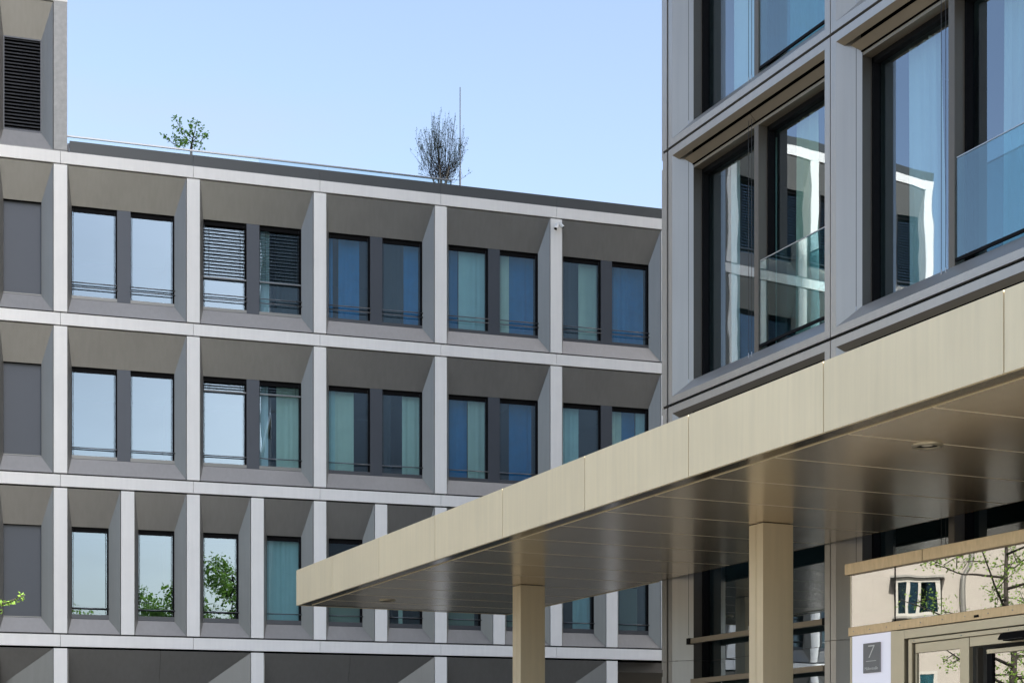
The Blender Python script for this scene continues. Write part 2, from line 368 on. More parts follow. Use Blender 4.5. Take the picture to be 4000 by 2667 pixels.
for k in range(-1, -NLH - 1, -1):
    for row in (0, 1, 2, 3):
        bb = bay(left, k * HALF + PW, HALF - PW, row, ('louvre' if row == 0 else 'blank') if k == -1 else 'one', (), 60 + k)
        if k < -1 and (k % 2 == 0 or row == 0): blind(bb, .10, HALF - PW - .245, ROWS[row][3] - .09, ROWS[row][2] + (.15 if row == 0 else .75))
# ground floor: wide splayed openings spanning three half bays
for k in (-9, -6, -3, 0, 3, 6):
    s0 = k * HALF + PW; W = 3 * HALF - PW; zt = B4 - .045; zi = zt - 1.2; D = .6; xr = W - 1.64; xl = .09
    b = part('ground_floor_bay', left, (s0, 0, 0)); mid = W * .5; mt = W * .5
    add('reveal_panel', MB().slab([(mt - .003, .02, zt), (.008, .02, zt), (xl, D, zi), (mid - .002, D, zi)], .015), 'reveal_metal', b)
    add('reveal_panel', MB().slab([(W - .008, .02, zt), (mt + .003, .02, zt), (mid + .002, D, zi), (xr, D, zi)], .015), 'reveal_metal', b)
    add('reveal_panel', MB().slab([(W - .008, .02, 0), (W - .008, .02, zt), (xr, D, zi), (xr, D, 0)], .015), 'reveal_metal', b)
    add('reveal_panel', MB().slab([(.008, .02, zt), (.008, .02, 0), (xl, D, 0), (xl, D, zi)], .015), 'reveal_metal', b)
    add('glass_pane', MB().quad((xl, D + .05, 0), (xr, D + .05, 0), (xr, D + .05, zi), (xl, D + .05, zi)), 'office_glass', b)
# slabs, rooms, roof
fl = MB()
for z in (B1, B2, B3, B4): fl.box(S_LEFT, S_R + 6, .36 if z != B4 else .7, 9, z - .25, z + BH - .02)
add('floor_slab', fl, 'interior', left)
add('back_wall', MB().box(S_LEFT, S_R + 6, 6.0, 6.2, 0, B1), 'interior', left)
pt = MB()
for k in range(-NLH, NF + 2):
    s = k * PITCH if k >= 0 else k * HALF
    pt.box(s + .09, s + .19, .36, 6, B4, B1 if k > 0 else B0)
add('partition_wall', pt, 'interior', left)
cw = MB()
for k in (4, 6, 7, 9): cw.box(k * HALF + PW + (.35 if k != 4 else .2), k * HALF + HALF - .05, 1.4, 1.45, B4 + BH, B4 + BH + 1.6)
add('lit_room_panel', cw, 'lit_room_panel', left)  # pale panels added to stand for brightly lit room walls
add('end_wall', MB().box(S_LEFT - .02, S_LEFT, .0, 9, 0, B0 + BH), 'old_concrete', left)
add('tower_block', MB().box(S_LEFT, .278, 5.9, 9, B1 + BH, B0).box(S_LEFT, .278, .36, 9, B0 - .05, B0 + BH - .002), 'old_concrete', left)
add('roof_terrace', MB().box(.28, S_R + 6, .05, 9, B1 + BH - .02, B1 + BH), 'roof_gravel', left)
# dark parapet panels
for k in range(NF + 1):
    a = .325 if k == 0 else .139 + k * PITCH; c = .134 + (k + 1) * PITCH
    add('parapet_panel', MB().box(a, c, .012, .05, B1 + BH + .001, 15.031), 'parapet_metal', left)
add('parapet_coping', MB().box(.325, S_R + 2.6, .05, .35, 14.99, 15.028), 'parapet_metal', left)
add('parapet_trim', MB().box(.283, .322, .03, .25, B1 + BH + .03, 14.98), 'dark_metal', left)
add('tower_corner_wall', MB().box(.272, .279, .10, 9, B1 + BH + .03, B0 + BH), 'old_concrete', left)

# ================================================================== right grey metal building
RROT = R(-65.7867); RORG = (2.07296, 21.60487, 0)
tower = thing('metal_clad_building', 'grey metal panelled building with deep tall windows above the entrance canopy', 'building', RORG, RROT)
PP, PWD = 3.655, 3.64
def panel(parent, k, z0, h, mode):
    """mode 'full': framed window panel; 'upper': lobby panel, open below; 'lower': lobby panel, open above"""
    b = part('facade_panel', parent, (k * PP, 0, z0)); W = PWD; st = .1; dd = .2; i2 = st + dd + .012
    sill = mode == 'full'; top = mode != 'lower'
    zb = .09 if sill else 0; zt = h - .097 if top else h
    zi0 = .29 if sill else 0; zi1 = h - .30 if top else h
    fr = MB()
    fr.box(0, st, 0, .05, 0, h); fr.box(W - st, W, 0, .05, 0, h)
    if sill: fr.box(st, W - st, 0, .05, 0, zb)
    if top: fr.box(st, W - st, 0, .05, zt, h)
    add('panel_frame', fr, 'champagne', b)
    zl1 = zt - .0 if top else h
    # splayed cheeks
    zc = h - .05 if top else h
    add('reveal_panel', MB().slab([(st, .001, zb), (st, .001, zc), (i2, dd, zc), (i2, dd, zi0)], .012), 'champagne', b)
    add('reveal_panel', MB().slab([(W - st, .001, zc), (W - st, .001, zb), (W - i2, dd, zi0), (W - i2, dd, zc)], .012), 'champagne', b)
    if sill: add('sill', MB().slab([(W - st, .001, zb), (st, .001, zb), (i2, dd, zi0), (W - i2, dd, zi0)], .012), 'champagne', b)
    if top:
        add('head_panel', MB().slab([(st + .002, .002, zt), (W - st - .002, .002, zt), (W - st - .06, .062, zt - .06), (st + .06, .062, zt - .06)], .01), 'bronze', b)
        add('slot_backing', MB().box(st, W - st, .19, .21, h - .26, h - .05), 'joint_black', b)
        for (a, c) in ((st + .115, W / 2 - .004), (W / 2 + .004, W - st - .115)):
            add('blind_box', MB().slab([(a, .112, h - .165), (c, .112, h - .165), (c - .0, .19, h - .245), (a + .07 if a < 1 else a, .19, h - .245)], .012), 'bronze', b)
        hd = MB(); hd.box(i2, W - i2, dd + .005, .33, h - .30, h - .262)
        add('head_frame', hd, 'bronze', b)
        hb = MB(); hb.box(i2, W - i2, .331, .42, h - .36, h - .262); hb.box(i2, W - i2, .22, .42, h - .26, h - .1)
        add('head_reveal', hb, 'frame_black', b)
    add('jamb', MB().box(i2 - .02, i2, dd, .33, zi0, zi1), 'dark_bronze', b); add('jamb', MB().box(W - i2, W - i2 + .02, dd, .33, zi0, zi1), 'dark_bronze', b)
    sb = MB()
    for (a, c) in ((i2, 1.772), (1.866, W - i2)):
        sb.box(a - .02, a + .03, .331, .43, zi0, zi1); sb.box(c - .03, c + .02, .331, .43, zi0, zi1)
        if sill: sb.box(a + .03, c - .03, .331, .43, zi0, zi0 + .03)
    add('sash', sb, 'frame_black', b)
    mu = MB(); mu.box(1.772, 1.866, dd, .33, zi0 - .02 if sill else 0, zi1); add('mullion', mu, 'mullion_bronze', b)
    for (a, c) in ((i2 + .03, 1.742), (1.896, W - i2 - .03)):
        add('glass_pane', MB().quad((a, .41, zi0), (c, .41, zi0), (c, .41, zi1), (a, .41, zi1)), 'tower_glass', b)
    if sill:
        add('balustrade_glass', MB().box(1.89, W - i2 - .01, .212, .222, .37, 1.385), 'balustrade_glass', b)
        add('balustrade_edge', MB().box(1.89, W - i2 - .01, .208, .226, 1.386, 1.396), 'rail_steel', b)
        add('balustrade_rail', MB().box(1.87, W - i2 - .005, .205, .23, .335, .369), 'frame_black', b)
    for x in (.262, 1.715, 1.785, 3.37):
        z0c = .245 if sill else (.28 if mode == 'upper' else 0)
        if mode != 'lower':
            add('guide_cable', MB().tube([(x, .155, z0c + .04), (x, .155, h - .2)], .0035, 5), 'wire', b)
            add('cable_anchor', MB().lathe([(0, 0), (.009, .0), (.009, .022), (.004, .03), (.007, .045), (.007, .06), (0, .062)], 8, (x, .155, z0c - .01)), 'rail_steel', b, smooth=True)
    return b
ZR = [(0, 3.106, 'lower'), (3.112, 3.358, 'upper'), (6.507, 3.363, 'full'), (9.907, 3.363, 'full'), (13.307, 3.363, 'full'), (16.707, 3.363, 'full'), (20.107, 3.363, 'full'), (23.507, 3.363, 'full'), (26.907, 3.363, 'full'), (30.307, 3.363, 'full'), (33.707, 3.363, 'full')]
# rooms of the first rows
NR = 2
first = {}
for k in range(NR + 2):
    for ri, (z, h, mode) in enumerate(ZR):
        if k >= NR and ri > 1: continue          # low unseen wing, added to block light reaching under the canopy
        if mode not in first:
            first[mode] = panel(tower, k, z, h, mode)
        else:
            src = first[mode]; q = src.copy(); C.objects.link(q); q.parent = tower; q.location = (k * PP, 0, z)
            for ch in src.children:
                if ch.name.split('.')[0] == 'curtain': continue
                c2 = ch.copy(); C.objects.link(c2); c2.parent = q
# lobby rails
for k in range(2):
    for z in (3.36, 2.83):
        add('lobby_rail', MB().box(k * PP + .335, k * PP + PWD - .335, .14, .20, z - .033, z + .033), 'bronze', tower)
    for a in (.245, 3.30):
        add('rail_bracket', MB().box(k * PP + a, k * PP + a + .085, .13, .21, 3.32, 3.40), 'frame_black', tower)
tb = MB()
for k in range(NR + 1): tb.box(k * PP - .06, k * PP + .05, .052, .12, 0, 37.07)
for z in (6.47, 9.87, 13.27, 16.67, 20.07, 23.47, 26.87, 30.27, 33.67, 37.07): tb.box(-.05, NR * PP, .054, .118, z - .04, z + .08)
add('joint_backing', tb, 'joint_black', tower)
for z, h in ((-.0, 3.106), (3.112, 3.358), (6.507, 3.363), (9.907, 3.363), (13.307, 3.363), (16.707, 3.363), (20.107, 3.363), (23.507, 3.363), (26.907, 3.363), (30.307, 3.363), (33.707, 3.363)):
    add('corner_trim', MB().box(-.150, -.044, .0, .30, z, z + h), 'champagne', tower)
    add('corner_trim', MB().box(-.198, -.152, .012, .30, z - .10, z + h - .19), 'champagne', tower)
ts = MB()
for z in (6.47, 9.87, 13.27, 16.67, 20.07, 23.47, 26.87, 30.27, 33.67, 37.07): ts.box(0, NR * PP, .44, 22, z - .22, z + .30 if z < 36 else z + .05)
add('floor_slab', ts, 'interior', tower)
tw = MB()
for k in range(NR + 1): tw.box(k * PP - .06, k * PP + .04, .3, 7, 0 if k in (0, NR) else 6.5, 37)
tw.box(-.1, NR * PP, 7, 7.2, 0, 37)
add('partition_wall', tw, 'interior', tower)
add('end_wall', MB().box(-.14, -.06, .30, 22, 0, 37.1), 'champagne', tower)
add('shade_wing_roof', MB().box(NR * PP + .1, (NR + 2) * PP, .0, 8, 6.47, 6.7), 'champagne', tower)  # closes the added light-blocking wing, out of view
add('shade_wing_back_wall', MB().box(NR * PP + .1, (NR + 2) * PP, 6, 6.2, 0, 6.47).box((NR + 2) * PP - .05, (NR + 2) * PP, .3, 6, 0, 6.47), 'interior', tower)
add('near_end_wall', MB().box(NR * PP, NR * PP + .1, .12, 22, 6.72, 37.1), 'champagne', tower)
add('roof_cap', MB().box(-.2, NR * PP + .1, -.02, 22, 37.15, 37.4), 'champagne', tower)
def tcur(k, ri, a0, a1, y, m, folds=6, amp=.04, sway=0):
    z, h, mode = ZR[ri]
    for o in tower.children:
        if o.name.startswith('facade_panel') and abs(o.location.x - k * PP) < .01 and abs(o.location.z - z) < .01:
            add('curtain', curtain(a0, a1, y, .30, h - .3, folds, amp, int(a0 * 10 + ri), sway), m, o, smooth=True); return
tcur(0, 2, .60, .78, .60, 'curtain_white', 3); tcur(0, 2, 1.20, 1.62, .62, 'curtain_teal', 5); tcur(0, 2, 2.10, 2.55, .60, 'curtain_pale', 4); tcur(0, 2, 2.9, 3.3, .66, 'curtain_pale', 4)
tcur(0, 3, .75, 1.72, .55, 'curtain_white', 2, .01); tcur(0, 3, 2.0, 3.3, .58, 'curtain_teal', 14, .03)
tcur(1, 2, .62, 1.12, .60, 'curtain_white', 5, .05, .1); tcur(1, 3, .8, 1.7, .6, 'curtain_white', 8); tcur(1, 2, 2.15, 2.5, .6, 'curtain_white', 4)

# ================================================================== entrance canopy
can = thing('entrance_canopy', 'cream metal entrance canopy with bronze soffit on two square columns', 'canopy', RORG, RROT)
J = [-5.19, -3.425, -1.43, .575, 2.585, 4.577, 6.575, 8.58, 10.57, 12.57]
ZS = 4.19; ZT = 4.728; DF = -3.55
for a, c in zip(J[:-1], J[1:]):
    add('fascia_panel', MB().box(a + .006, c - .006, DF, DF + .03, ZS, ZT), 'fascia', can)
    add('soffit_lip', MB().box(a + .003, c - .003, DF + .031, DF + .19, ZS + .004, ZS + .02), 'lip', can)
for a, c in zip((DF + .035, -2.4, -1.2), (-2.41, -1.21, 0.0)):
    add('fascia_panel', MB().box(J[0], J[0] + .03, a, c, ZS, ZT), 'fascia', can)
add('fascia_panel', MB().box(J[0] + .035, -.25, -.03, 0.0, ZS, ZT), 'fascia', can)
add('fascia_core', MB().box(J[0] + .04, J[-1], DF + .032, -.06, ZS + .05, ZT - .03), 'joint_black', can)
add('soffit_trim', MB().box(J[0] + .19, J[-1], DF + .19, DF + .2, ZS - .004, ZS + .03), 'fascia', can)
js = []
for a, c in zip(J[:-1], J[1:]): js += [a, (a + c) / 2]
js = [J[0] + .19] + js[1:] + [J[-1]]
for a, c in zip(js[:-1], js[1:]):
    add('soffit_panel', MB().box(a + .0065, c - .0065, DF + .202, -.04, ZS + .006, ZS + .02), 'soffit', can)
add('soffit_backing', MB().box(J[0] + .19, J[-1], DF + .202, -.04, ZS + .024, ZS + .03), 'joint_black', can)
for a in js[1:-1]: add('soffit_joint', MB().box(a - .0045, a + .0045, DF + .203, -.041, ZS + .0045, ZS + .022), 'soffit_line', can)
add('soffit_lip', MB().box(J[0] + .031, J[0] + .188, DF + .2, -.03, ZS + .004, ZS + .02), 'lip', can)
add('soffit_lip', MB().box(J[0] + .19, J[-1], -.038, -.031, ZS + .004, ZS + .02), 'lip', can)
add('fascia_backing', MB().box(J[0] + .032, J[-1], DF + .0305, DF + .07, ZS + .06, ZT - .0005), 'joint_black', can)
add('roof_sheet', MB().box(J[0] + .03, J[-1], DF + .071, -.03, ZT - .028, ZT - .012), 'flashing', can)
for (a0, d0) in ((4.42, -1.562), (-1.563, -1.562)):
    c = part('column', can, (a0, d0, 0))
    add('shaft', MB().box(0, .128, 0, .37, 0, 4.189), 'column', c, bevel=.004)
    add('shaft', MB().box(.136, .262, 0, .37, 0, 4.189), 'column', c, bevel=.004)
    add('core', MB().box(.02, .24, .02, .35, 0, 4.2), 'joint_black', c)
for (a0, d0) in ((8.50, -2.515), (-3.97, -2.515)):
    l_ = part('downlight', can, (a0, d0, ZS))
    add('ring', MB().lathe([(.085, .0), (.09, -.012), (.118, -.010), (.122, .005), (.122, .008)], 32), 'door_metal', l_, smooth=True)
    add('reflector', MB().lathe([(.086, -.001), (.05, .004), (.0, .0045)], 24), 'frame_black', l_, smooth=True)
    add('lens', MB().lathe([(.045, .002), (.0, .001)], 16), 'lamp_lens', l_)

# ================================================================== glazed entrance vestibule
ves = thing('entrance_vestibule', 'brass framed glass entrance vestibule with sliding doors under the canopy', 'entrance', RORG, RROT)
V = -1.2
def vb(name, a0, a1, d0, d1, z0, z1, m, parent=None, bevel=.003): return add(name, MB().box(a0, a1, d0, d1, z0, z1), m, parent or ves, bevel=bevel)
VE = 9.6
vb('cap_beam', 5.64, 6.821, V - .04, 0, 3.555, 3.664, 'brass'); vb('cap_beam', 6.829, VE, V - .04, 0, 3.555, 3.664, 'brass')
add('cap_joint', MB().box(6.80, 6.85, V - .02, V, 3.56, 3.66), 'joint_black', ves)
for a, c in ((5.69, 6.368), (6.378, VE)):
    add('upper_glass', MB().box(a, c, V + .004, V + .012, 3.046, 3.554), 'vestibule_glass', ves)
add('glass_joint', MB().box(6.366, 6.380, V + .001, V + .02, 3.046, 3.554), 'frame_black', ves)
vb('edge_post', 5.672, 5.689, V, V + .03, 3.046, 3.554, 'door_metal')
rl = vb('rail_beam', 5.66, VE, V - .012, V + .06, 2.960, 3.045, 'brass')
sc = MB().lathe([(0, -.003), (.006, -.003), (.007, 0)], 10).mesh('screw', 'drain_metal')
for a in (5.746, 6.003, 6.261, 6.464, 6.768, 7.073, 7.38, 7.682, 7.989, 8.3, 8.6):
    q = add('screw', sc, '', rl, (a, V - .0125, 3.002)); q.rotation_euler = (R(-90), 0, 0)
add('latch_slot', MB().box(7.5, 7.562, V - .015, V - .0125, 2.98, 3.002), 'frame_black', rl)
add('lightbox', MB().box(5.70, 6.31, V + .006, V + .03, 0, 2.955), 'lightbox', ves)
vb('edge_post', 5.672, 5.696, V, V + .03, 0, 2.958, 'door_metal')
vb('jamb', 6.316, 6.42, V - .004, V + .06, 0, 2.958, 'door_metal')
add('jamb_gap', MB().box(6.42, 6.428, V + .02, V + .05, 0, 2.958), 'joint_black', ves)
vb('portal_frame', 6.428, 6.537, V - .02, V + .10, 0, 2.952, 'door_metal')
vb('portal_frame', 6.539, VE, V - .02, V + .10, 2.868, 2.952, 'door_metal')
add('portal_gap', MB().box(6.538, 6.565, V + .03, V + .05, 0, 2.866), 'joint_black', ves)
vb('inner_frame', 6.566, 6.618, V + .005, V + .08, 0, 2.862, 'door_metal')
vb('inner_frame', 6.62, VE, V + .005, V + .08, 2.822, 2.862, 'door_metal')
for q in (6.65, 7.31, 7.92): add('screw', sc, '', ves, (q, V + .0045, 2.842)).rotation_euler = (R(-90), 0, 0)
lf = part('door_leaf', ves)
vb('leaf_rail', 6.636, 7.266, V + .03, V + .07, 2.728, 2.818, 'door_metal', lf); vb('leaf_stile', 6.636, 6.657, V + .03, V + .07, 0, 2.727, 'door_metal', lf)
vb('leaf_stile', 7.268, 7.39, V + .024, V + .07, 0, 2.819, 'door_metal', lf)
add('leaf_glass', MB().box(6.66, 7.266, V + .045, V + .053, 0, 2.727), 'vestibule_glass', lf)
vb('transom', 7.392, VE, V + .03, V + .07, 2.735, 2.82, 'door_metal')
lf2 = part('door_leaf', ves)
vb('leaf_stile', 7.394, 7.42, V + .09, V + .16, 0, 2.73, 'dark_bronze', lf2)
vb('leaf_rail', 7.53, VE, V + .10, V + .15, 2.665, 2.705, 'door_metal', lf2)
vb('leaf_stile', 7.535, 7.60, V + .10, V + .15, 0, 2.664, 'frame_black', lf2)
add('leaf_glass', MB().box(7.60, VE, V + .12, V + .128, 0, 2.664), 'vestibule_glass', lf2)
add('leaf_gap', MB().box(7.421, 7.533, V + .30, V + .32, 0, 2.74), 'dark_bronze', lf2)
sn = add('motion_sensor', MB().box(7.905, 8.22, V - .05, V + .03, 2.745, 2.815).slab([(7.90, V - .085, 2.748), (8.225, V - .085, 2.748), (8.225, V - .05, 2.80), (7.90, V - .05, 2.80)], .02), 'frame_black', ves, bevel=.006)
add('sensor_window', MB().box(7.93, 8.2, V - .0885, V - .087, 2.75, 2.765), 'bar_metal', sn)
add('side_glass', MB().box(5.676, 5.684, V + .03, -.01, 0, 3.55), 'balustrade_glass', ves)
add('vestibule_roof', MB().box(5.66, VE, V, -.01, 3.60, 3.65), 'dark_bronze', ves)
add('inner_wall', MB().box(5.70, VE, V + .75, V + .78, 0, 3.55), 'dark_bronze', ves)
# house number sign
def text_mesh(body, size, ext=.0015):
    cu = bpy.data.curves.new('t', 'FONT'); cu.body = body; cu.size = size; cu.extrude = ext; cu.align_x = 'CENTER'; cu.offset = -.0
    o = bpy.data.objects.new('t', cu); C.objects.link(o); bpy.context.view_layer.update()
    me = bpy.data.meshes.new_from_object(o.evaluated_get(bpy.context.evaluated_depsgraph_get())); bpy.data.objects.remove(o); me.materials.clear(); me.materials.append(M['sign_white'])
    return me
sg = thing('house_number_sign', 'small grey house number plate reading 7 Müllerstraße on the white lit panel', 'sign', RORG, RROT)
add('plate', MB().box(5.912, 6.173, V - .022, V - .006, 2.583, 2.869), 'sign_grey', sg, bevel=.002)
xs = [(v, 0) for v in ()]
t7 = MB(); t7.slab([(5.995, V - .0235, 2.834), (5.995, V - .0235, 2.846), (6.093, V - .0235, 2.846), (6.093, V - .0235, 2.834)], .001)
t7.slab([(6.078, V - .0238, 2.839), (6.093, V - .0238, 2.839), (6.015, V - .0238, 2.728), (6.000, V - .0238, 2.728)], .001)
add('numeral', t7, 'sign_white', sg)
add('rule_line', MB().box(5.962, 6.116, V - .0245, V - .0225, 2.693, 2.6985), 'sign_white', sg)
tm = add('street_name', text_mesh('Müllerstraße', .041), '', sg, (6.042, V - .0225, 2.612)); tm.rotation_euler = (R(90), 0, 0)

# ================================================================== things on the roof and facade
rail = thing('terrace_railing', 'frameless glass terrace railing with thin steel handrail along the roof edge', 'railing', LORG, LROT)
RD = .5; RZ = 15.325
add('handrail', MB().box(.28, 8.85, RD - .02, RD + .02, RZ - .035, RZ), 'rail_steel', rail, bevel=.004)
e = [.30, 1.95, 4.0, 5.95, 7.45, 8.83]
for a, c in zip(e[:-1], e[1:]): add('glass_pane', MB().box(a + .008, c - .008, RD - .006, RD + .006, 14.8, RZ - .036), 'rail_glass', rail)
add('end_post', MB().box(8.832, 8.85, RD - .02, RD + .02, 14.8, RZ - .036), 'frame_black', rail)
add('glass_pane', MB().box(8.836, 8.846, RD + .03, RD + 3, 14.8, RZ - .036), 'rail_glass', rail)
def onL(s, d, z):
    return Vector(LORG) + Vector((math.cos(LROT), math.sin(LROT), 0)) * s + Vector((-math.sin(LROT), math.cos(LROT), 0)) * d + Vector((0, 0, z))
rod = thing('lightning_rod', 'thin upright lightning rod on the roof edge beside the bare shrub', 'lightning rod', onL(9.49, 2.0, 14.78))
add('mast', MB().tube([(0, 0, 0), (0, 0, 1.35), (0, 0, 1.36), (0, 0, 3.36)], [.022, .022, .014, .011], 8), 'drain_metal', rod, smooth=True)
add('foot', MB().lathe([(.16, 0), (.16, .06), (.05, .09), (.0, .09)], 16), 'old_concrete', rod)
# surveillance lamp on pilaster
cm = thing('wall_camera', 'small white twin spot camera on the top of a pale pilaster', 'camera', onL(11.255, 0, 14.32), LROT)
add('mount', MB().lathe([(.0, 0), (.045, 0), (.045, .03), (0, .035)], 14), 'white_plastic', cm).rotation_euler = (R(90), 0, 0)
for nm, p0, p1, r in (('head', (-.02, -.08, .03), (-.07, -.11, -.08), .045), ('head', (.04, -.08, .05), (.11, -.11, -.03), .04), ('arm', (-.06, -.05, .05), (.08, -.06, .09), .022)):
    add(nm, MB().tube([p0, p1], [r, r * 1.15], 12), 'white_plastic', cm, smooth=False)
    if nm == 'head': add('lens', MB().tube([p1, tuple(b + (b - a) * .06 for a, b in zip(p0, p1))], r * .8, 12), 'frame_black', cm)

# ---- small leafy roof tree, main limbs laid out after its silhouette
def roof_tree_one():
    base = onL(3.10, 2.0, 14.80)
    t = thing('roof_tree', 'small sparse roof terrace tree with fresh green leaves behind the glass railing', 'tree', base, LROT)
    sc_ = .00085; ox, oz = 1030, 1150; zr = 15.92 - 14.80
    def q(x, y, dy=0): return Vector(((x - ox) * sc_, dy, zr + (oz - y) * sc_))
    rng = random.Random(3); tr = MB(); cr = MB()
    tr.tube([(0, 0, 0), q(1020, 1140), q(1050, 1000), q(1065, 900), q(1085, 830)], [.03, .022, .02, .018, .014], 7)
    tr.tube([(.03, .02, 0), q(1055, 1140, .02), q(1062, 1000, .02), q(1065, 900, .01)], [.014, .011, .009, .008], 6)
    limbs = [[(1085, 830), (1120, 690), (1150, 540), (1165, 500)], [(1100, 790), (1050, 680), (990, 545)], [(1085, 780), (1030, 640), (1045, 520), (1005, 450), (1070, 345)],
             [(1060, 880), (1000, 780), (940, 690), (850, 620), (770, 490), (745, 280)], [(1040, 985), (940, 960), (850, 880), (740, 770), (640, 640), (560, 495)],
             [(1080, 850), (1180, 760), (1310, 700), (1420, 680), (1510, 570)], [(1070, 960), (1180, 955), (1260, 970), (1330, 1075)], [(1090, 940), (1180, 860), (1240, 790), (1300, 650)],
             [(1260, 960), (1330, 850), (1400, 740), (1480, 720)], [(930, 960), (870, 1010), (760, 960), (660, 900), (560, 880)], [(740, 790), (640, 760), (520, 725)],
             [(640, 1100), (620, 980), (590, 850), (660, 810)], [(730, 1110), (750, 980), (800, 890)], [(640, 1100), (520, 1080), (400, 980), (300, 930)], [(900, 1030), (840, 1120), (700, 1180)], [(1000, 780), (930, 800), (860, 850)], [(980, 1000), (900, 1060), (800, 1180), (650, 1220)],
             [(1060, 1050), (1100, 1040), (1140, 1080)]]
    for lb in limbs:
        dy = rng.uniform(-.35, .35); n = len(lb)
        pts = [q(x, y, dy * i / (n - 1)) for i, (x, y) in enumerate(lb)]
        tr.tube(pts, [.009 * (1 - .75 * i / (n - 1)) + .0015 for i in range(n)], 5)
        for i in range(1, n):
            seg = pts[i] - pts[i - 1]; L_ = seg.length
            for _ in range(int(4 + L_ * 55 * (i / n))):
                p = pts[i - 1] + seg * rng.random() + Vector((rng.gauss(0, .02), rng.gauss(0, .05), rng.gauss(0, .02)))
                if rng.random() < .82: cr.leaf(p, rng.uniform(.045, .09), rng)
        for _ in range(7): cr.leaf(pts[-1] + Vector((rng.gauss(0, .025), rng.gauss(0, .03), rng.gauss(0, .025))), rng.uniform(.045, .08), rng)
    add('trunk', tr, 'bark', t, smooth=True); add('crown', cr, 'leaf', t)
roof_tree_one()
def roof_tree_two():
    base = onL(9.05, 2.0, 14.80)
    t = thing('roof_shrub', 'large multi stemmed roof shrub with dense bare twigs and tiny buds', 'shrub', base, LROT)
    rng = random.Random(11); tr = MB(); tw = MB(); cr = MB()
    H0 = 1.02
    stems = [(-.10, .18), (-.05, -.1), (0, .1), (.03, -.12), (.08, .12), (-.02, .2), (.05, 0)]
    targets = []
    for si, (sx, sy) in enumerate(stems):
        b = Vector((sx * .4 + rng.uniform(-.03, .03), sy * .3, 0)); m = Vector((sx * 1.5, sy * .9, H0)); k = Vector((sx * 2.6 + rng.uniform(-.05, .05), sy * 1.6, H0 + .32))
        tr.tube([b, b.lerp(m, .5) + Vector((rng.uniform(-.02, .02), 0, 0)), m, k], [.028, .024, .02, .013], 6)
        for j in range(18):
            ang = rng.uniform(-1.0, 1.0); dep = rng.uniform(-.8, .8)
            tip_x = ang * .70; top = 2.74 - .60 * abs(ang) ** 2 - rng.uniform(0, .45) - .2 * abs(dep)
            if rng.random() < .3: top -= rng.uniform(.3, .8)
            p0 = m.lerp(k, rng.random()); tip = Vector((tip_x * (.75 + .25 * rng.random()), dep * .62, top))
            c1 = p0.lerp(tip, .35) + Vector(((tip.x - p0.x) * .22, 0, -.06)); c2 = p0.lerp(tip, .7) + Vector(((tip.x - p0.x) * .12, 0, -.02))
            pts = [p0, c1, c2, tip]; tw.tube(pts, [.0062, .0042, .003, .0014], 4)
            for _ in range(3):
                u = rng.uniform(.3, .9); seg = 0 if u < .35 else (1 if u < .7 else 2); a = pts[seg].lerp(pts[seg + 1], rng.random())
                bt = a + Vector((rng.uniform(-.10, .10), rng.uniform(-.12, .12), rng.uniform(.12, .34))); mid = a.lerp(bt, .5) + Vector(((bt.x - a.x) * .25, 0, -.01))
                tw.tube([a, mid, bt], [.0028, .002, .0011], 3)
                for _ in range(6): cr.leaf(mid.lerp(bt, rng.random()) , rng.uniform(.016, .036), rng)
            for _ in range(11):
                u = rng.uniform(.25, 1.0); q_ = c1.lerp(c2, u * 2) if u < .5 else c2.lerp(tip, (u - .5) * 2)
                cr.leaf(q_ + Vector((rng.gauss(0, .008), rng.gauss(0, .02), 0)), rng.uniform(.016, .038), rng)
    add('stem', tr, 'bark_light', t, smooth=True); add('twigs', tw, 'bark', t); add('crown', cr, 'leaf_dark', t)
roof_tree_two()
for i, (s, z, lab) in enumerate(((8.36, 16.48, 'clear festoon bulb hanging left of the bare roof shrub, high up'), (8.82, 15.50, 'clear festoon bulb just above the handrail in the bare roof shrub'), (8.70, 15.24, 'clear festoon bulb behind the railing glass under the bare roof shrub'))):
    bl = thing('festoon_bulb', lab, 'light bulb', onL(s, 1.6 if i < 2 else .75, z), LROT, 'festoon bulbs on the roof terrace')
    add('globe', MB().lathe([(0, -.035), (.02, -.03), (.034, -.01), (.035, .005), (.025, .025), (.012, .04)], 14), 'bulb_glass', bl, smooth=True)
    add('socket', MB().lathe([(.0, .075), (.013, .075), (.013, .04), (0, .04)], 10), 'frame_black', bl)

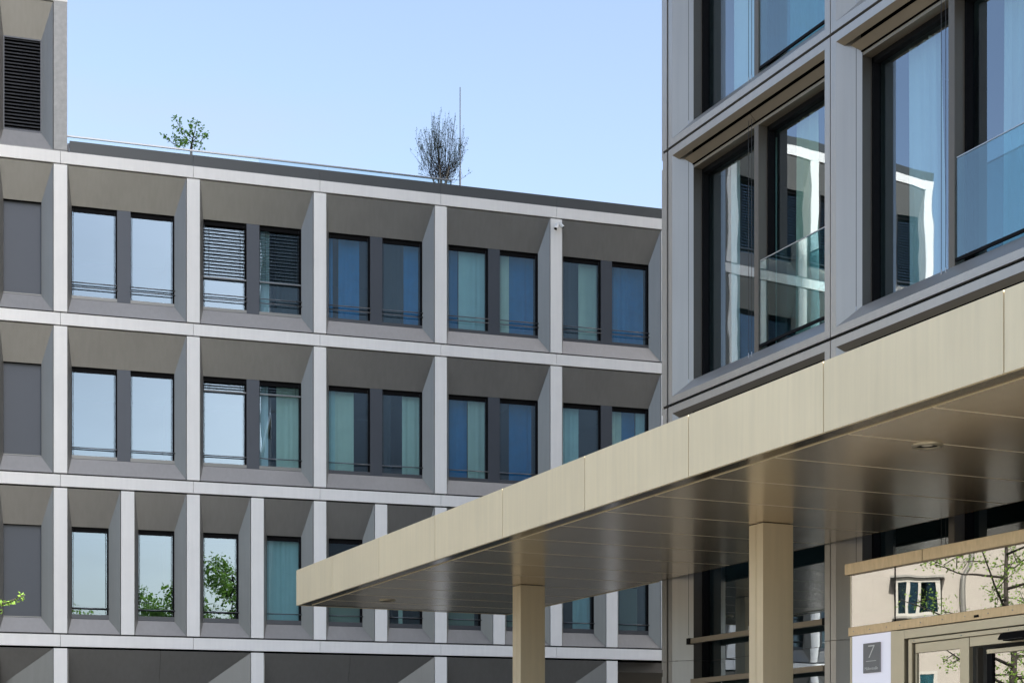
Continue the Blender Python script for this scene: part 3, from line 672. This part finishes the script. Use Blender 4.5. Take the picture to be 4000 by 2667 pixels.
# ================================================================== trees at street level
def leafy_tree(name, label, loc, h, cw, seed, leafm, n, lsize, group=None, base_h=.28, barkm='bark', holes=.25):
    t = thing(name, label, 'tree', loc, 0, group); rng = random.Random(seed); tr = MB(); cr = MB()
    th = h * base_h; top = Vector((rng.uniform(-.3, .3), rng.uniform(-.3, .3), h * .93))
    tr.tube([(0, 0, 0), (.05, .03, th), top * .6, top], [h * .017, h * .013, h * .007, h * .002], 8)
    tips = []
    for i in range(26):
        u = base_h + (.93 - base_h) * (i + .5) / 26; p0 = Vector((0, 0, 0)).lerp(top, u / .93); az = i * 2.4 + rng.uniform(-.4, .4)
        prof = math.sin(math.pi * min(1, max(.06, (u - base_h * .8) / (1 - base_h * .8))) ** .75)
        ln = cw * .5 * (.35 + .75 * prof) * rng.uniform(.75, 1.15)
        p2 = p0 + Vector((math.cos(az) * ln, math.sin(az) * ln, ln * rng.uniform(.15, .6))); p1 = p0.lerp(p2, .5) + Vector((0, 0, -.06 * ln))
        r0 = h * .006 * (1.3 - u); tr.tube([p0, p1, p2], [r0, r0 * .6, r0 * .2], 5); tips += [(p1, p2)]
        for _ in range(5):
            a = p0.lerp(p2, rng.uniform(.3, .95)); b = a + Vector((rng.gauss(0, 1), rng.gauss(0, 1), rng.gauss(.3, .6))).normalized() * ln * rng.uniform(.2, .45)
            tr.tube([a, a.lerp(b, .5) + Vector((0, 0, .02)), b], [r0 * .35, r0 * .25, r0 * .1], 4); tips.append((a, b))
    for k in range(n):
        a, b = tips[rng.randrange(len(tips))]; c = a.lerp(b, rng.uniform(.25, 1.05))
        s = cw * .035; p = c + Vector((rng.gauss(0, s), rng.gauss(0, s), rng.gauss(0, s))); cr.leaf(p, lsize * rng.uniform(.6, 1.2), rng)
    add('trunk', tr, barkm, t, smooth=True); add('crown', cr, leafm, t)
    return t
lt = leafy_tree('street_tree', 'young street tree at the far left reaching a leafy branch into view', (-7.4, 15.4, 0), 5.6, 3.6, 5, 'leaf_fresh', 2600, .06, None, .3)
# its low branch that reaches into the frame
bm_, lm_ = MB(), MB(); rng = random.Random(21)
def wp(px, py, Y): return Vector(((px - 2000) / 6368 * Y, Y, 1.6 + (3027 - py) / 6368 * Y)) - Vector((-7.4, 15.4, 0))
for pl in ([(-1060, 2330, 15.4), (-400, 2395, 15.5), (-60, 2364, 15.6), (30, 2352, 15.6), (97, 2322, 15.6)], [(-400, 2395, 15.5), (-80, 2395, 15.7), (8, 2384, 15.7)]):
    pts = [wp(*p) for p in pl]; bm_.tube(pts, [.03 * (1 - .9 * i / (len(pts) - 1)) + .002 for i in range(len(pts))], 6)
    for i in range(1, len(pts)):
        seg = pts[i] - pts[i - 1]; n = max(7, int(seg.length * 170))
        for _ in range(n):
            p = pts[i - 1] + seg * rng.random() + Vector((rng.gauss(0, .012), rng.gauss(0, .02), rng.gauss(-.003, .013))); lm_.leaf(p, rng.uniform(.03, .055), rng)
add('branch', bm_, 'bark', lt, smooth=True); add('branch_leaves', lm_, 'leaf_fresh', lt)
leafy_tree('street_tree', 'budding street tree mirrored in the glass above the entrance doors', (-15.2, 22.9, 0), 8.6, 3.6, 9, 'leaf_fresh', 6500, .075, None, .22, 'bark')
for i, (x, y, h, c, lab) in enumerate(((16.5, -21, 12.6, 7, 'leafy park tree behind the viewer, mirrored low in the second ground row window'), (20.5, -18.5, 14.2, 7.5, 'tallest leafy park tree behind the viewer, mirrored beside the dark facade edge'), (12.5, -26, 10.8, 7, 'lowest leafy park tree behind the viewer, mirrored in the leftmost sky lit window'))):
    leafy_tree('park_tree', lab, (x, y, 0), h, c, 30 + i, 'leaf_fresh', 9000, .24, 'park trees behind the viewer', .2)

# ================================================================== sunlit rendered house across the street (seen mirrored)
hz = math.atan2(.9, .44)      # turns its front (local -y) towards the entrance
house = thing('rendered_house', 'sunlit pinkish rendered house with a small oriel window, mirrored in the entrance glass', 'house', (-32.8, 34.1, 0), R(64))
wl = MB(); wl.box(-7, 7, 0, .4, 0, 6.9); wl.box(-7, 7, 0, .4, 8.25, 13); wl.box(-7, -.75, 0, .4, 6.9, 8.25); wl.box(.75, 7, 0, .4, 6.9, 8.25); wl.box(-7, -6.6, .4, 8, 0, 13); wl.box(6.6, 7, .4, 8, 0, 13); wl.box(-7, 7, 8, 8.4, 0, 13)
add('wall', wl, 'pink_render', house)
add('roof', MB().slab([(-7.3, -.4, 12.9), (7.3, -.4, 12.9), (7.3, 4.2, 15.5), (-7.3, 4.2, 15.5)], .15).slab([(7.3, 8.8, 12.9), (-7.3, 8.8, 12.9), (-7.3, 4.2, 15.5), (7.3, 4.2, 15.5)], .15), 'drain_metal', house)
ow = part('oriel_window', house, (0, 0, 6.95))
add('frame', MB().box(-.72, -.62, -.45, -.35, 0, 1.25).box(.62, .72, -.45, -.35, 0, 1.25).box(-.08, .02, -.45, -.35, 0, 1.25).box(.25, .35, -.45, -.35, 0, 1.25).box(-.72, .72, -.46, -.34, 0, .1).box(-.72, .72, -.46, -.34, 1.12, 1.25).box(-.72, -.66, -.35, 0, 0, 1.25).box(.66, .72, -.35, 0, 0, 1.25), 'house_white', ow)
add('glass_pane', MB().box(-.66, .66, -.41, -.40, .08, 1.14), 'office_glass', ow)
add('sill', MB().box(-.85, .85, -.55, 0, -.09, -.01), 'drain_metal', ow); add('canopy_roof', MB().box(-.85, .85, -.58, 0, 1.26, 1.33), 'drain_metal', ow)
add('back', MB().box(-.7, .7, .3, .35, -.1, 1.4), 'curtain_grey', ow)
add('drainpipe', MB().tube([(-1.55, -.12, 0), (-1.55, -.12, 8.3), (-1.75, -.12, 8.7), (-1.75, -.12, 12.8)], .09, 10), 'drain_metal', house, smooth=True)
for k, (x, z) in enumerate(((-4, 7), (3.6, 7), (-4, 3.6), (0, 3.6), (3.6, 3.6), (-4, 10), (0, 10), (3.6, 10))):
    wn = part('window', house, (x, 0, z)); add('frame', MB().box(-.55, .55, -.03, .0, 0, .1).box(-.55, .55, -.03, 0, 1.4, 1.5).box(-.55, -.45, -.03, 0, .1, 1.4).box(.45, .55, -.03, 0, .1, 1.4).box(-.04, .04, -.03, 0, .1, 1.4), 'house_white', wn)
    add('glass_pane', MB().box(-.46, .46, -.012, -.004, .09, 1.41), 'office_glass', wn); add('sill', MB().box(-.65, .65, -.14, 0, -.06, -.005), 'drain_metal', wn)
